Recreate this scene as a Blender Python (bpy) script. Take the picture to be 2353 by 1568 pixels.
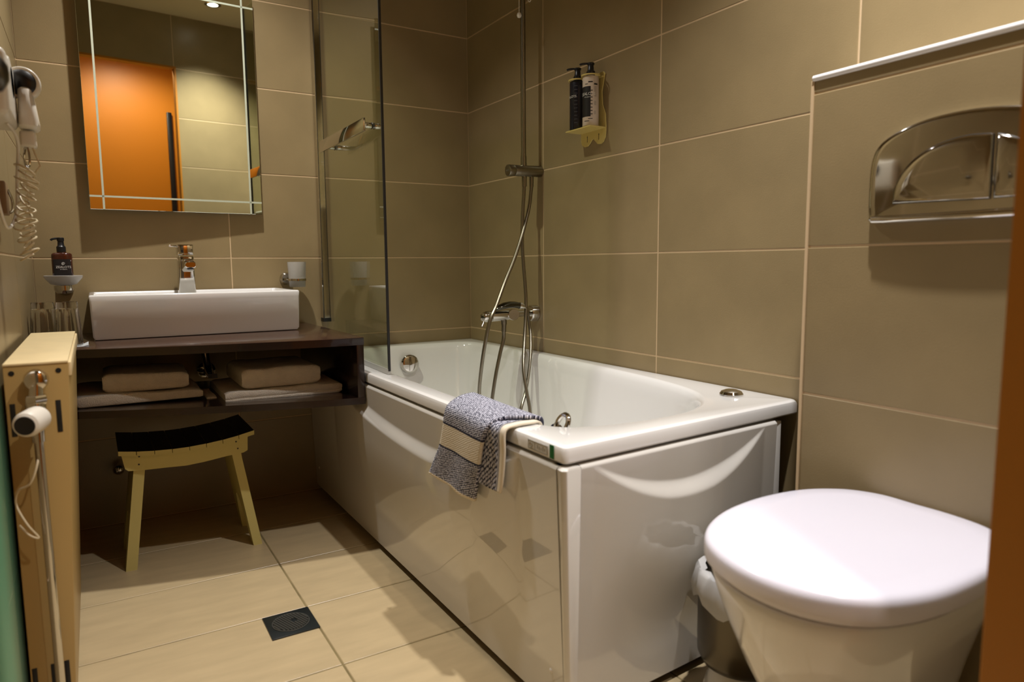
import bpy, bmesh, math, random
from mathutils import Vector, Matrix, noise as mnoise
random.seed(7)
for o in list(bpy.data.objects): bpy.data.objects.remove(o)
SC = bpy.context.scene
COL = SC.collection
PI = math.pi

# ------------------------------------------------------------------ camera
cd = bpy.data.cameras.new('camera'); cam = bpy.data.objects.new('camera', cd); COL.objects.link(cam)
cd.sensor_width = 36.0; cd.lens = 36.0 * 1577.6377 / 2353.0; cd.clip_start = 0.02
yaw, pit, rol = 0.5465839, 0.1117598, -0.0079262
fw = Vector((math.sin(yaw)*math.cos(pit), math.cos(yaw)*math.cos(pit), -math.sin(pit)))
rt = Vector((math.cos(yaw), -math.sin(yaw), 0)); up = rt.cross(fw)
r2 = rt*math.cos(rol) + up*math.sin(rol); u2 = r2.cross(fw)
M = Matrix((r2, u2, -fw)).transposed().to_4x4(); M.translation = Vector((-1.39194, -2.62897, 0.87030))
cam.matrix_world = M
cd.dof.use_dof = True; cd.dof.focus_distance = 2.1; cd.dof.aperture_fstop = 3.2
SC.camera = cam

# ------------------------------------------------------------------ world, exposure, lamps
w = bpy.data.worlds.new('world'); SC.world = w; w.use_nodes = True
w.node_tree.nodes['Background'].inputs[0].default_value = (0.02, 0.02, 0.02, 1)
w.node_tree.nodes['Background'].inputs[1].default_value = 0.3
SC.view_settings.view_transform = 'Standard'; SC.view_settings.look = 'None'
SC.view_settings.exposure = 0.12; SC.view_settings.gamma = 1.0
SC.view_settings.use_curve_mapping = False
SPOTS = [  # x, y, watts, colour : the two recessed bathroom lamps and the one in the hall
    (-1.06, -0.60, 104, (1.0, 0.96, 0.90)),
    (-0.45, -1.97, 150, (1.0, 0.97, 0.96)),
    (-0.75, -2.62, 44, (1.0, 0.90, 0.78)),
]
ZC = 2.42

# ------------------------------------------------------------------ materials
def mat(name, col, rough=0.5, metal=0.0, bump=0.0, bscale=80.0, var=0.0, vscale=6.0, spec=0.5, coat=0.0, stretch=None, trans=0.0, ior=1.5, col2=None):
    m = bpy.data.materials.new(name); m.use_nodes = True
    nt = m.node_tree; b = nt.nodes['Principled BSDF']
    b.inputs['Base Color'].default_value = (*col, 1); b.inputs['Roughness'].default_value = rough
    b.inputs['Metallic'].default_value = metal; b.inputs['Specular IOR Level'].default_value = spec
    b.inputs['Coat Weight'].default_value = coat; b.inputs['Transmission Weight'].default_value = trans
    b.inputs['IOR'].default_value = ior
    if var > 0 or bump > 0:
        tc = nt.nodes.new('ShaderNodeTexCoord'); mp = nt.nodes.new('ShaderNodeMapping')
        nt.links.new(tc.outputs['Object'], mp.inputs[0])
        if stretch: mp.inputs['Scale'].default_value = stretch
    if var > 0:
        n = nt.nodes.new('ShaderNodeTexNoise'); n.inputs['Scale'].default_value = vscale; n.inputs['Detail'].default_value = 6
        nt.links.new(mp.outputs[0], n.inputs['Vector'])
        r = nt.nodes.new('ShaderNodeValToRGB'); nt.links.new(n.outputs['Fac'], r.inputs[0])
        c2 = col2 or tuple(c*(1-var) for c in col)
        r.color_ramp.elements[0].color = (*c2, 1); r.color_ramp.elements[0].position = .3
        r.color_ramp.elements[1].color = (*[min(1, c*(1+var*.6)) for c in col], 1); r.color_ramp.elements[1].position = .7
        nt.links.new(r.outputs[0], b.inputs['Base Color'])
    if bump > 0:
        n = nt.nodes.new('ShaderNodeTexNoise'); n.inputs['Scale'].default_value = bscale; n.inputs['Detail'].default_value = 4
        nt.links.new(mp.outputs[0], n.inputs['Vector'])
        bp = nt.nodes.new('ShaderNodeBump'); bp.inputs['Strength'].default_value = bump; bp.inputs['Distance'].default_value = .004
        nt.links.new(n.outputs['Fac'], bp.inputs['Height']); nt.links.new(bp.outputs[0], b.inputs['Normal'])
    return m
def thin_glass(name, tint, rough=0.0, spec_col=(1,1,1)):
    m = bpy.data.materials.new(name); m.use_nodes = True; nt = m.node_tree
    nt.nodes.remove(nt.nodes['Principled BSDF']); out = nt.nodes['Material Output']
    t = nt.nodes.new('ShaderNodeBsdfTransparent'); t.inputs[0].default_value = (*tint, 1)
    g = nt.nodes.new('ShaderNodeBsdfGlossy'); g.inputs['Roughness'].default_value = rough; g.inputs[0].default_value = (*spec_col, 1)
    lw = nt.nodes.new('ShaderNodeLayerWeight'); lw.inputs['Blend'].default_value = .5
    pw = nt.nodes.new('ShaderNodeMath'); pw.operation = 'POWER'; pw.inputs[1].default_value = 5; nt.links.new(lw.outputs['Facing'], pw.inputs[0])
    f = nt.nodes.new('ShaderNodeMath'); f.operation = 'MULTIPLY_ADD'; f.inputs[1].default_value = .95; f.inputs[2].default_value = .045; nt.links.new(pw.outputs[0], f.inputs[0])
    x = nt.nodes.new('ShaderNodeMixShader'); nt.links.new(f.outputs[0], x.inputs[0])
    nt.links.new(t.outputs[0], x.inputs[1]); nt.links.new(g.outputs[0], x.inputs[2]); nt.links.new(x.outputs[0], out.inputs[0])
    return m
TILE = mat('beige_tile', (.285, .213, .108), .32, bump=.06, bscale=300, var=.10, vscale=5, stretch=(1, 1, 5))
FTILE = mat('beige_floor_tile', (.47, .365, .21), .35, bump=.08, bscale=200, var=.10, vscale=6, stretch=(1, 5, 1))
GROUT = mat('pale_grout', (.60, .44, .26), .9)
FGROUT = mat('dark_grout', (.10, .075, .03), .95, var=.5, vscale=9, col2=(.26, .2, .09))
CEIL = mat('cream_ceiling', (.50, .39, .21), .8, bump=.1, bscale=60)
ORANGE = mat('orange_door', (.64, .20, .003), .45, bump=.05, bscale=40)
JORANGE = mat('orange_jamb', (.42, .155, .006), .5)
TEAL = mat('green_jamb', (.10, .30, .16), .45)
HALL = mat('hall_paint', (.16, .13, .09), .8)
BLACK = mat('black_plastic', (.006, .006, .008), .35)
GRATEM = mat('drain_grate', (.055, .055, .048), .35)
DRAINM = mat('drain_plastic', (.014, .017, .017), .30)
RUBBER = mat('black_seal', (.004, .004, .004), .5)
ACRYL = mat('white_acrylic', (.80, .79, .77), .08, coat=.6, spec=.6)
PANEL = mat('white_panel', (.66, .64, .60), .05, coat=.8, spec=.6)
CERAM = mat('white_ceramic', (.86, .85, .85), .10, coat=.5)
LIDM = mat('toilet_lid_plastic', (.80, .78, .88), .18, coat=.3)
CHROME = mat('chrome', (.62, .60, .56), .06, 1.0)
SATIN = mat('satin_chrome', (.30, .275, .22), .28, 1.0)
DARKSTEEL = mat('dark_steel', (.12, .105, .08), .30, 1.0)
WENGE = mat('dark_brown_laminate', (.014, .006, .0045), .25, coat=.35, var=.3, vscale=3, stretch=(1, 14, 14))
WTOP = mat('brown_laminate_top', (.045, .020, .013), .20, coat=.4, var=.2, vscale=3, stretch=(1, 14, 14))
MIRR = mat('mirror_glass', (.80, .86, .76), .005, 1.0)
FROSTLINE = mat('etched_line', (.62, .68, .55), .45, .3)
PVCSHADE = mat('cream_enamel_shaded', (.42, .28, .10), .35, bump=.03, bscale=30)  # radiator body: its shade is put into a darker cream
PVCLIT = mat('cream_enamel_lit', (.80, .64, .36), .35, var=.06, vscale=30)  # same enamel, paler: light falling on the top put into the colour
WHITEP = mat('white_plastic', (.74, .70, .62), .35)
CREAMP = mat('cream_cord', (.62, .52, .34), .45)
STOOL = mat('cream_paint', (.52, .45, .16), .45, bump=.05, bscale=40)
SEATTOP = mat('dark_seat_brown', (.012, .008, .008), .5)
TERRY = mat('cream_terry', (.76, .69, .58), .95, bump=.9, bscale=420, var=.08, vscale=40)
PAPER = mat('white_paper', (.85, .87, .9), .6, bump=.5, bscale=60)
AMBER = mat('amber_bottle', (.055, .012, .006), .12, coat=.4)
LABEL = mat('black_label', (.008, .007, .009), .45)
INK = mat('pale_ink', (.75, .72, .68), .6)
GREY_INK = mat('grey_ink', (.28, .26, .22), .6)
DARK_INK = mat('dark_ink', (.03, .025, .02), .6)
NAVYB = mat('navy_bottle', (.008, .008, .016), .25)
WBOT = mat('white_bottle', (.62, .52, .42), .3)
HOLD = mat('cream_acrylic', (.62, .49, .16), .25)
FROST = mat('frosted_glass', (.72, .70, .66), .45, trans=.55)
GREEN = mat('green_sticker', (.0, .13, .03), .4, bump=.2, bscale=200)
TAN = mat('tan_wood', (.22, .13, .06), .5)
GLASS = thin_glass('shower_glass', (.90, .93, .85))
TUMB = mat('tumbler_glass', (.97, .97, .95), .02, trans=1.0, ior=1.48)
BAG = mat('bin_bag', (.62, .62, .62), .35, trans=.2)
EMIT = bpy.data.materials.new('lamp_glow'); EMIT.use_nodes = True
_b = EMIT.node_tree.nodes['Principled BSDF']; _b.inputs['Emission Color'].default_value = (1, .95, .88, 1); _b.inputs['Emission Strength'].default_value = 12
_b.inputs['Base Color'].default_value = (1, 1, 1, 1)

# ------------------------------------------------------------------ helpers
def mesh_obj(name, bm, m, parent=None, smooth=None, loc=None):
    me = bpy.data.meshes.new(name); bmesh.ops.recalc_face_normals(bm, faces=bm.faces); bm.to_mesh(me); bm.free()
    ms = m if isinstance(m, (list, tuple)) else [m]
    for x in ms: me.materials.append(x)
    if smooth is not None:
        for p in me.polygons: p.use_smooth = True
        me.set_sharp_from_angle(angle=math.radians(smooth))
    o = bpy.data.objects.new(name, me); COL.objects.link(o)
    if parent: o.parent = parent
    if loc is not None: o.location = loc
    return o
def empty(name, label, cat, loc=(0,0,0), group=None):
    o = bpy.data.objects.new(name, None); COL.objects.link(o); o.location = loc; o.empty_display_size = .05
    o['label'] = label; o['category'] = cat
    if group: o['group'] = group
    return o
def tag(o, label, cat, group=None):
    o['label'] = label; o['category'] = cat
    if group: o['group'] = group
    return o
def struct(o): o['kind'] = 'structure'; return o
def lab(o, s): o['label'] = s; return o
def local(parent, p): return tuple(Vector(p) - parent.location)

def add_box(bm, x0, x1, y0, y1, z0, z1, bev=0, seg=2):
    t = bmesh.new(); bmesh.ops.create_cube(t, size=1)
    for v in t.verts:
        v.co = Vector(((x0+x1)/2 + v.co.x*(x1-x0), (y0+y1)/2 + v.co.y*(y1-y0), (z0+z1)/2 + v.co.z*(z1-z0)))
    if bev > 0: bmesh.ops.bevel(t, geom=t.edges[:], offset=bev, segments=seg, profile=.5, affect='EDGES')
    merge(bm, t)
def merge(bm, t, mtx=None, mi=None):
    if mtx is not None: t.transform(mtx)
    if mi is not None:
        for f in t.faces: f.material_index = mi
    me = bpy.data.meshes.new('tmp'); t.to_mesh(me); t.free(); bm.from_mesh(me); bpy.data.meshes.remove(me)
def frame_from(d):
    d = Vector(d).normalized(); a = Vector((0,0,1)) if abs(d.z) < .9 else Vector((1,0,0))
    x = d.cross(a).normalized(); y = d.cross(x).normalized(); return x, y, d
def add_rings(bm, rings, caps=True, closed=True):
    R = [[bm.verts.new(p) for p in r] for r in rings]; n = len(R[0])
    for a, b in zip(R, R[1:]):
        for i in range(n if closed else n-1):
            j = (i+1) % n; bm.faces.new((a[i], a[j], b[j], b[i]))
    if caps and closed:
        bm.faces.new(R[0][::-1]); bm.faces.new(R[-1])
    return R
def add_lathe(bm, prof, base=(0,0,0), axis=(0,0,1), n=32, sx=1, sy=1, caps=True):
    x, y, d = frame_from(axis); b = Vector(base)
    rings = [[b + d*h + (x*math.cos(2*PI*i/n)*sx + y*math.sin(2*PI*i/n)*sy)*max(r, 1e-5) for i in range(n)] for r, h in prof]
    add_rings(bm, rings, caps)
def add_cyl(bm, p0, p1, r, r1=None, n=24, bev=0):
    p0, p1 = Vector(p0), Vector(p1); L = (p1-p0).length; r1 = r if r1 is None else r1
    if bev: prof = [(r-bev, 0), (r-bev*.3, bev*.3), (r, bev), (r1, L-bev), (r1-bev*.3, L-bev*.3), (r1-bev, L)]
    else: prof = [(r, 0), (r1, L)]
    add_lathe(bm, prof, p0, p1-p0, n)
def catmull(pts, per=8, closed=False):
    P = [Vector(p) for p in pts]; n = len(P); out = []
    rng = range(n if closed else n-1)
    for i in rng:
        if closed: a, b, c, d = P[i-1], P[i], P[(i+1) % n], P[(i+2) % n]
        else: a, b, c, d = P[max(i-1,0)], P[i], P[i+1], P[min(i+2,n-1)]
        for k in range(per):
            t = k/per
            out.append(.5*((2*b) + (c-a)*t + (2*a-5*b+4*c-d)*t*t + (3*b-a-3*c+d)*t**3))
    if not closed: out.append(P[-1])
    return out
def add_tube(bm, pts, r, n=10, per=8, smooth=True, rfun=None):
    P = catmull(pts, per) if smooth else [Vector(p) for p in pts]
    x = None; rings = []
    for i, p in enumerate(P):
        d = (P[min(i+1, len(P)-1)] - P[max(i-1, 0)]).normalized()
        if x is None: x = frame_from(d)[0]
        x = (x - d*x.dot(d)).normalized(); y = d.cross(x)
        rr = rfun(i/(len(P)-1)) if rfun else r
        rings.append([p + (x*math.cos(2*PI*k/n) + y*math.sin(2*PI*k/n))*rr for k in range(n)])
    add_rings(bm, rings)
def add_prism(bm, poly, axis, a0, a1, bev=0):
    """poly in the two remaining axes (in xyz order), extruded along axis from a0 to a1"""
    def P(u, v, w):
        return {'x': (w, u, v), 'y': (u, w, v), 'z': (u, v, w)}[axis]
    t = bmesh.new()
    add_rings(t, [[P(u, v, a0) for u, v in poly], [P(u, v, a1) for u, v in poly]])
    if bev:
        bmesh.ops.recalc_face_normals(t, faces=t.faces)
        bmesh.ops.bevel(t, geom=[e for e in t.edges], offset=bev, segments=2, profile=.5, affect='EDGES', clamp_overlap=True)
    merge(bm, t)
def part(name, m, parent, fn, smooth=30):
    bm = bmesh.new(); fn(bm); return mesh_obj(name, bm, m, parent, smooth)
def text_mesh(name, s, size, m, parent, origin, ux, uy, align='CENTER', curve=None, font_extr=.0002):
    """flat print as thin mesh; ux = reading direction, uy = up; curve=(centre, radius) wraps it round a vertical cylinder"""
    cu = bpy.data.curves.new('t', 'FONT'); cu.body = s; cu.size = size; cu.align_x = align; cu.align_y = 'CENTER'; cu.resolution_u = 2
    to = bpy.data.objects.new('t', cu); COL.objects.link(to)
    dg = bpy.context.evaluated_depsgraph_get(); me = bpy.data.meshes.new_from_object(to.evaluated_get(dg))
    bpy.data.objects.remove(to); me.name = name
    ux, uy, o0 = Vector(ux).normalized(), Vector(uy).normalized(), Vector(origin)
    for v in me.vertices:
        a, b = v.co.x, v.co.y
        if curve:
            c, R = Vector(curve[0]), curve[1]; d0 = (o0 - c); d0.z = 0; d0.normalize()
            side = Vector((-d0.y, d0.x, 0)); sgn = 1 if side.dot(ux) > 0 else -1
            th = a/R; v.co = Vector((c.x, c.y, o0.z)) + (d0*math.cos(th) + side*sgn*math.sin(th))*R + uy*b
        else: v.co = o0 + ux*a + uy*b
    me.materials.clear(); me.materials.append(m)
    o = bpy.data.objects.new(name, me); COL.objects.link(o); o.parent = parent; return o

# ------------------------------------------------------------------ tiles
_tc = {}
def tile_mesh(w, h, t, m, ch=.0012):
    k = (round(w, 4), round(h, 4), round(t, 4), m.name)
    if k in _tc: return _tc[k]
    bm = bmesh.new(); a, b = w/2, h/2
    def ring(i, z): return [(-a+i, -b+i, z), (a-i, -b+i, z), (a-i, b-i, z), (-a+i, b-i, z)]
    add_rings(bm, [ring(0, -t), ring(0, -ch), ring(ch, 0)])
    me = bpy.data.meshes.new('tile'); bmesh.ops.recalc_face_normals(bm, faces=bm.faces); bm.to_mesh(me); bm.free(); me.materials.append(m)
    _tc[k] = me; return me
def tile_grid(parent, origin, U, V, us, vs, m, gap=.004, t=.006, skip=None):
    U, V = Vector(U), Vector(V); N = U.cross(V); o = Vector(origin)
    R = Matrix((U, V, N)).transposed().to_4x4()
    for i in range(len(us)-1):
        for j in range(len(vs)-1):
            u0, u1, v0, v1 = us[i], us[i+1], vs[j], vs[j+1]
            if i == 0: u0 -= gap*.4
            if i == len(us)-2: u1 += gap*.4
            if skip and skip((u0+u1)/2, (v0+v1)/2): continue
            w_, h_ = u1-u0-gap, v1-v0-gap
            if w_ < .006 or h_ < .006: continue
            ob = bpy.data.objects.new('tile', tile_mesh(w_, h_, t, m)); COL.objects.link(ob)
            ob.matrix_world = Matrix.Translation(o + U*(u0+u1)/2 + V*(v0+v1)/2) @ R
            if parent: ob.parent = parent
def slab(name, x0, x1, y0, y1, z0, z1, m):
    bm = bmesh.new(); add_box(bm, x0, x1, y0, y1, z0, z1); return struct(mesh_obj(name, bm, m))

XL = -1.547; YF = -2.30; ZT = ZC
zs = [0, .3, .6, .9, 1.2, 1.5, 1.8, 2.1, ZC]
g = .0012
wb = slab('wall_back', XL-.1, .1, g, .1, 0, ZT, GROUT)
tile_grid(wb, (XL, 0, 0), (1,0,0), (0,0,1), [0, -.963-XL, -.376-XL, -XL], zs, TILE)
wr = slab('wall_right', g, .1, YF-.1, g, 0, ZT, GROUT)
# viewed from the room: U runs towards -y so that U x V points to -x
tile_grid(wr, (0, 0, 0), (0,-1,0), (0,0,1), [0, .563, 1.150, 1.737, -YF], zs, TILE)
wl = slab('wall_left', XL-.1, XL-g, YF-.1, 0, 0, ZT, GROUT)
tile_grid(wl, (XL, 0, 0), (0,1,0), (0,0,1), [YF, -1.75, -1.163, -.576, 0], zs, TILE)
XJ0, XJ1, ZD = -1.427, -.612, 2.10
bm = bmesh.new()
add_box(bm, XL-.1, XJ0-.012, YF-.05, YF-g, 0, ZT); add_box(bm, XJ1+.012, .1, YF-.05, YF-g, 0, ZT); add_box(bm, XJ0-.012, XJ1+.012, YF-.05, YF-g, ZD+.012, ZT)
wf = struct(mesh_obj('wall_front', bm, GROUT))
tile_grid(wf, (0, YF, 0), (-1,0,0), (0,0,1), [0, .013, -XJ1, 1.187, -XJ0, -XL], zs, TILE, skip=lambda u, v: -XJ1 < u < -XJ0 and v < ZD)
# cistern boxing
BX, BY, BZ = -.1485, -1.741, 1.229
bm = bmesh.new(); add_box(bm, BX+g, 0, YF, BY-g, 0, BZ-.004)
wc = struct(mesh_obj('wall_cistern', bm, GROUT))
tile_grid(wc, (BX, 0, 0), (0,-1,0), (0,0,1), [-BY, -YF], [0, .3, .6, .9, 1.2, BZ], TILE)
tile_grid(wc, (BX, BY, 0), (1,0,0), (0,0,1), [0, -BX], [0, .3, .6, .9, 1.2, BZ], TILE)
bm = bmesh.new()
add_tube(bm, [(BX, BY, BZ), (BX, YF, BZ)], .006, 10, smooth=False)
add_box(bm, BX-.001, 0, YF, BY, BZ-.003, BZ+.004)
struct(mesh_obj('trim_1', bm, CERAM, smooth=40))
bm = bmesh.new(); add_box(bm, BX-.0025, BX+.003, BY-.002, BY+.004, 0, BZ-.004)
struct(mesh_obj('trim_2', bm, GROUT))
# floor
fl = slab('floor', XL-.4, .3, -3.3, .1, -.06, -g, FGROUT)
tile_grid(fl, (0, 0, 0), (1,0,0), (0,1,0), [XL, -.976, -.389, 0], [-3.2, -2.722, -2.422, -2.122, -1.822, -1.522, -1.222, -.922, -.622, -.322, 0], FTILE, gap=.0045)
ce = slab('ceiling', XL-.4, .3, -3.3, .1, ZT, ZT+.06, CEIL)
# hall behind the door opening
slab('wall_rear', XL-.4, .3, -3.30, -3.20, 0, ZT, HALL)
slab('wall_hall_left', XL-.4, XL-.3, -3.20, YF-.05, 0, ZT, HALL)
slab('wall_hall_right', .2, .3, -3.20, YF-.05, 0, ZT, HALL)
dr = slab('door_1', -1.10, -.25, -3.20, -3.16, .0, 2.41, ORANGE)
part('handle', BLACK, dr, lambda b: (add_box(b, -.492, -.459, -3.159, -3.135, .75, 1.995, .003)))
# door opening of the bathroom: right jamb orange, left jamb green
bm = bmesh.new(); add_box(bm, XJ1, XJ1+.012, YF-.05, YF+.001, 0, ZD+.012, .002)
dj = struct(mesh_obj('door_2', bm, JORANGE))
lab(part('jamb', TEAL, dj, lambda b: add_box(b, XJ0-.012, XJ0, YF-.05, YF+.001, 0, ZD+.012, .002)), 'green side of the door frame')
part('head', JORANGE, dj, lambda b: add_box(b, XJ0, XJ1, YF-.05, YF+.001, ZD, ZD+.012))

# ------------------------------------------------------------------ lamps
for i, (x, y, wt, c) in enumerate(SPOTS):
    e = empty('ceiling_spotlight', ['round recessed ceiling spotlight above the mirror', 'round recessed ceiling spotlight above the toilet', 'round recessed ceiling spotlight in the hall behind the doorway'][i], 'ceiling lamp', (x, y, ZC))
    part('ring', CHROME, e, lambda b: add_lathe(b, [(.030, 0), (.030, -.004), (.040, -.006), (.046, -.003), (.046, 0)], n=32))
    part('bulb', EMIT, e, lambda b: add_lathe(b, [(.001, -.002), (.029, -.002), (.029, 0)], n=24))
    ld = bpy.data.lights.new('spot', 'SPOT'); ld.energy = wt; ld.color = c; ld.spot_size = math.radians((116, 102, 160)[i]); ld.spot_blend = (1.0, .95, .6)[i]; ld.shadow_soft_size = .025
    lo = bpy.data.objects.new('lamp_light', ld); COL.objects.link(lo); lo.parent = e; lo.location = (0, 0, -.012)

# ------------------------------------------------------------------ bathtub
def y_end(x): return -1.628 - .045*(-x/.705)
t = empty('bathtub', 'white acrylic bathtub with glossy side panels along the right wall', 'bathtub', (-.35, -.8, 0))
def w2l(e):  # local-space matrix for world-coordinates meshes
    return Matrix.Translation(-e.location)
def wpart(name, m, e, fn, smooth=30, root=None):
    """part whose fn builds in world coordinates; root = the thing whose base the coordinates hang on"""
    bm = bmesh.new(); fn(bm); r = root or e; bm.transform(Matrix.Translation(-r.location)); return mesh_obj(name, bm, m, e, smooth)
inner = [(-.56,-.085),(-.62,-.16),(-.645,-.40),(-.650,-.75),(-.655,-1.15),(-.655,-1.42),(-.630,-1.53),(-.55,-1.577),(-.4,-1.590),(-.28,-1.570),(-.18,-1.505),(-.105,-1.39),(-.062,-1.18),(-.040,-.85),(-.034,-.5),(-.040,-.2),(-.075,-.09),(-.2,-.065),(-.4,-.062)]
inn = [(p.x, p.y) for p in catmull([(a, b, 0) for a, b in inner], 8, True)]
def rim_loop(ins, z, r=.012):
    x0, x1, y1 = -.705+ins, -.002-min(ins, .002), -.002
    pts = []
    def arc(cx, cy, a0, a1, rr):
        for k in range(6):
            a = math.radians(a0 + (a1-a0)*k/5); pts.append((cx+rr*math.cos(a), cy+rr*math.sin(a), z))
    rr = max(r-ins*.5, .003)
    arc(x0+rr, y_end(x0)+ins+rr, 180, 270, rr); arc(x1-.004, y_end(x1)+ins+.004, 270, 360, .004)
    arc(x1-.004, y1-.004, 0, 90, .004); arc(x0+.004, y1-.004, 90, 180, .004)
    return pts
def tub_shell(bm):
    rings = [rim_loop(.03, .520), rim_loop(.004, .517), rim_loop(0, .521), rim_loop(0, .540), rim_loop(.0025, .546), rim_loop(.008, .5490), rim_loop(.014, .5495)]
    R = add_rings(bm, rings, caps=False)
    def irng(d, z, ky=1.0):
        c = Vector((-.36, -.80)); o = []
        for x, y in inn:
            sx = 1 - d/.30; sy = 1 - d*ky/.75
            o.append((c.x + (x-c.x)*sx, c.y + (y-c.y)*sy, z))
        return o
    IR = [irng(-.002, .5495), irng(.004, .548), irng(.010, .542), irng(.016, .530), irng(.022, .50), irng(.032, .42, 1.3), irng(.045, .32, 1.7), irng(.060, .23, 2.2), irng(.085, .17, 2.4), irng(.12, .145, 2.4), irng(.17, .138, 2.4), irng(.26, .136, 2.2)]
    I = add_rings(bm, IR, caps=False); bm.faces.new(I[-1])
    loop1 = R[-1]; loop2 = I[0]; eds = []
    for L in (loop1, loop2):
        for i in range(len(L)):
            e = bm.edges.get((L[i], L[(i+1) % len(L)]));  eds.append(e)
    bmesh.ops.triangle_fill(bm, edges=eds, use_beauty=True)
wpart('tub_shell', ACRYL, t, tub_shell, 35)
def arc_panel(bm, u0, u1, z0, z1, amp, zc_f, depth_f, P, nu=150, nz=150):
    """grid panel; P(u, z, d) gives the point, d = inward depth"""
    G = []
    for i in range(nu+1):
        u = u0 + (u1-u0)*i/nu; za = zc_f(u); D = depth_f(u); col = []
        for j in range(nz+1):
            f = j/nz; z = z0 + (z1-z0)*(1-(1-f)**2.2)
            wd = .004 + .026*min(1, D/.019); s = min(max((z - (za-wd*.6))/wd, 0), 1); s = .5*s + .5*s*s*(3-2*s)
            fd = min(max((z-.10)/.25, 0), 1); fd = fd*fd*(3-2*fd)
            d = -D*(1-s)*fd
            e = max(0, (z-(z1-.007))/.007); d += .007*e*e
            col.append(bm.verts.new(P(u, z, d)))
        G.append(col)
    for i in range(nu):
        for j in range(nz): bm.faces.new((G[i][j], G[i+1][j], G[i+1][j+1], G[i][j+1]))
    top = [c[-1] for c in G]; bk = [bm.verts.new(P(u0+(u1-u0)*i/nu, z1, .03)) for i in range(nu+1)]
    for i in range(nu): bm.faces.new((top[i], top[i+1], bk[i+1], bk[i]))
PX = -.690
zf = lambda u: .412 + (.15 if u > -1.08 else .45)*(u+1.08)**2
df = lambda u: .019*max(0, min(1, (.500-zf(u))/.055))**.8
def front_panel(bm):
    arc_panel(bm, -.004, -1.655, .022, .512, 0, zf, df, lambda u, z, d: (PX-.020*z/.508+d, u, z))
    # rounded corner and return flange on the end side
    pr_ = []
    for k in range(7):
        a = math.radians(180+90*k/6); pr_.append((PX+.012+.012*math.cos(a), -1.655+.012*math.sin(a)))
    pr_ += [(-.672, -1.667), (-.672, -1.64), (PX+.004, -1.64)]
    def off(z, k=0): return [(x-(.020 if x < -.68 else 0)*z/.508*(1-k*.3), y-.012*z/.508*(1 if y < -1.65 else 0)+k*.004, z) for x, y in pr_]
    add_rings(bm, [off(.022), off(.507), off(.512, 1)])
wpart('front_panel', PANEL, t, front_panel, 40)
ye = lambda x: y_end(x) + .008
zf2 = lambda u: .425 + .085*((u+.385)/.26)**2
df2 = lambda u: .019*max(0, min(1, (.505-zf2(u))/.075))
wpart('end_panel', PANEL, t, lambda bm: (arc_panel(bm, -.669, -.088, .022, .512, 0, zf2, df2, lambda u, z, d: (u, ye(u)-.013*z/.508+d, z)),), 40)
wpart('edge_strip', PANEL, t, lambda bm: add_box(bm, -.084, -.060, ye(-.07)-.004, ye(-.07)+.03, .022, .508, .002))
lab(wpart('plinth', BLACK, t, lambda bm: (add_box(bm, -.668, -.655, -1.63, -.003, .0005, .06), add_box(bm, -.655, -.03, -1.615, -1.60, .0005, .06))), 'black recessed plinth under the panels')
for (x, y, z) in ((PX-.001, -1.615, .100), (PX-.001, -.055, .100)):
    wpart('screw_cap', WHITEP, t, lambda b: add_lathe(b, [(.006, 0), (.006, .002), (.003, .005), (0, .0055)], (x, y, z), (-1, 0, 0), 16))
lab(wpart('overflow_cap', CHROME, t, lambda b: add_lathe(b, [(.036, -.012), (.037, 0), (.036, .006), (.031, .012), (.028, .013), (0, .012)], (-.335, -.108, .479), (-.12, -1, .12), 40)), 'round chrome overflow cap')
lab(wpart('drain_knob', CHROME, t, lambda b: add_lathe(b, [(.028, 0), (.028, .004), (.024, .010), (.014, .014), (0, .0145)], (-.085, -1.503, .5495), (0, 0, 1), 40)), 'chrome button on the rim')
gh = lab(wpart('grab_ring', CHROME, t, lambda b: (add_lathe(b, [(.030, 0), (.030, .004), (.026, .007), (0, .008)], (-.598, -1.50, .515), (1, 0, .1), 32))), 'chrome fitting inside the basin wall')
def ringtube(b):
    pts = [Vector((-.604 + .010*math.sin(2*PI*k/24), -1.525+.017*math.cos(2*PI*k/24), .548+.019*math.sin(2*PI*k/24))) for k in range(25)]
    add_tube(b, pts, .0055, 10, smooth=False)
wpart('ring', CHROME, t, ringtube)
st = lab(wpart('label_sticker', PANEL, t, lambda b: add_box(b, -.7056, -.7050, -1.622, -1.556, .523, .541)), 'small care label with symbols')
def outline(b):
    y0, y1, z0, z1, x = -1.621, -1.557, .524, .540, -.7060
    for a in ((y0, y1, z0, z0+.0009), (y0, y1, z1-.0009, z1), (y0, y0+.0009, z0, z1), (y1-.0009, y1, z0, z1), (-1.580, -1.579, z0, z1)):
        add_box(b, x, x+.0004, a[0], a[1], a[2], a[3])
    add_tube(b, [(x, -1.567+.005*math.cos(k*PI/5), .532+.004*math.sin(k*PI/5)) for k in range(10)], .0006, 5, smooth=False)
    for k in range(5): add_box(b, x, x+.0004, -1.590-k*.006, -1.588-k*.006, .529-.001*(k % 2), .536-.002*(k % 3))
wpart('print', GREY_INK, st, outline, root=t)
lab(wpart('green_sticker', GREEN, t, lambda b: add_box(b, -.7060, -.7050, -1.642, -1.629, .521, .546)), 'small green sticker near the corner')

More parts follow.
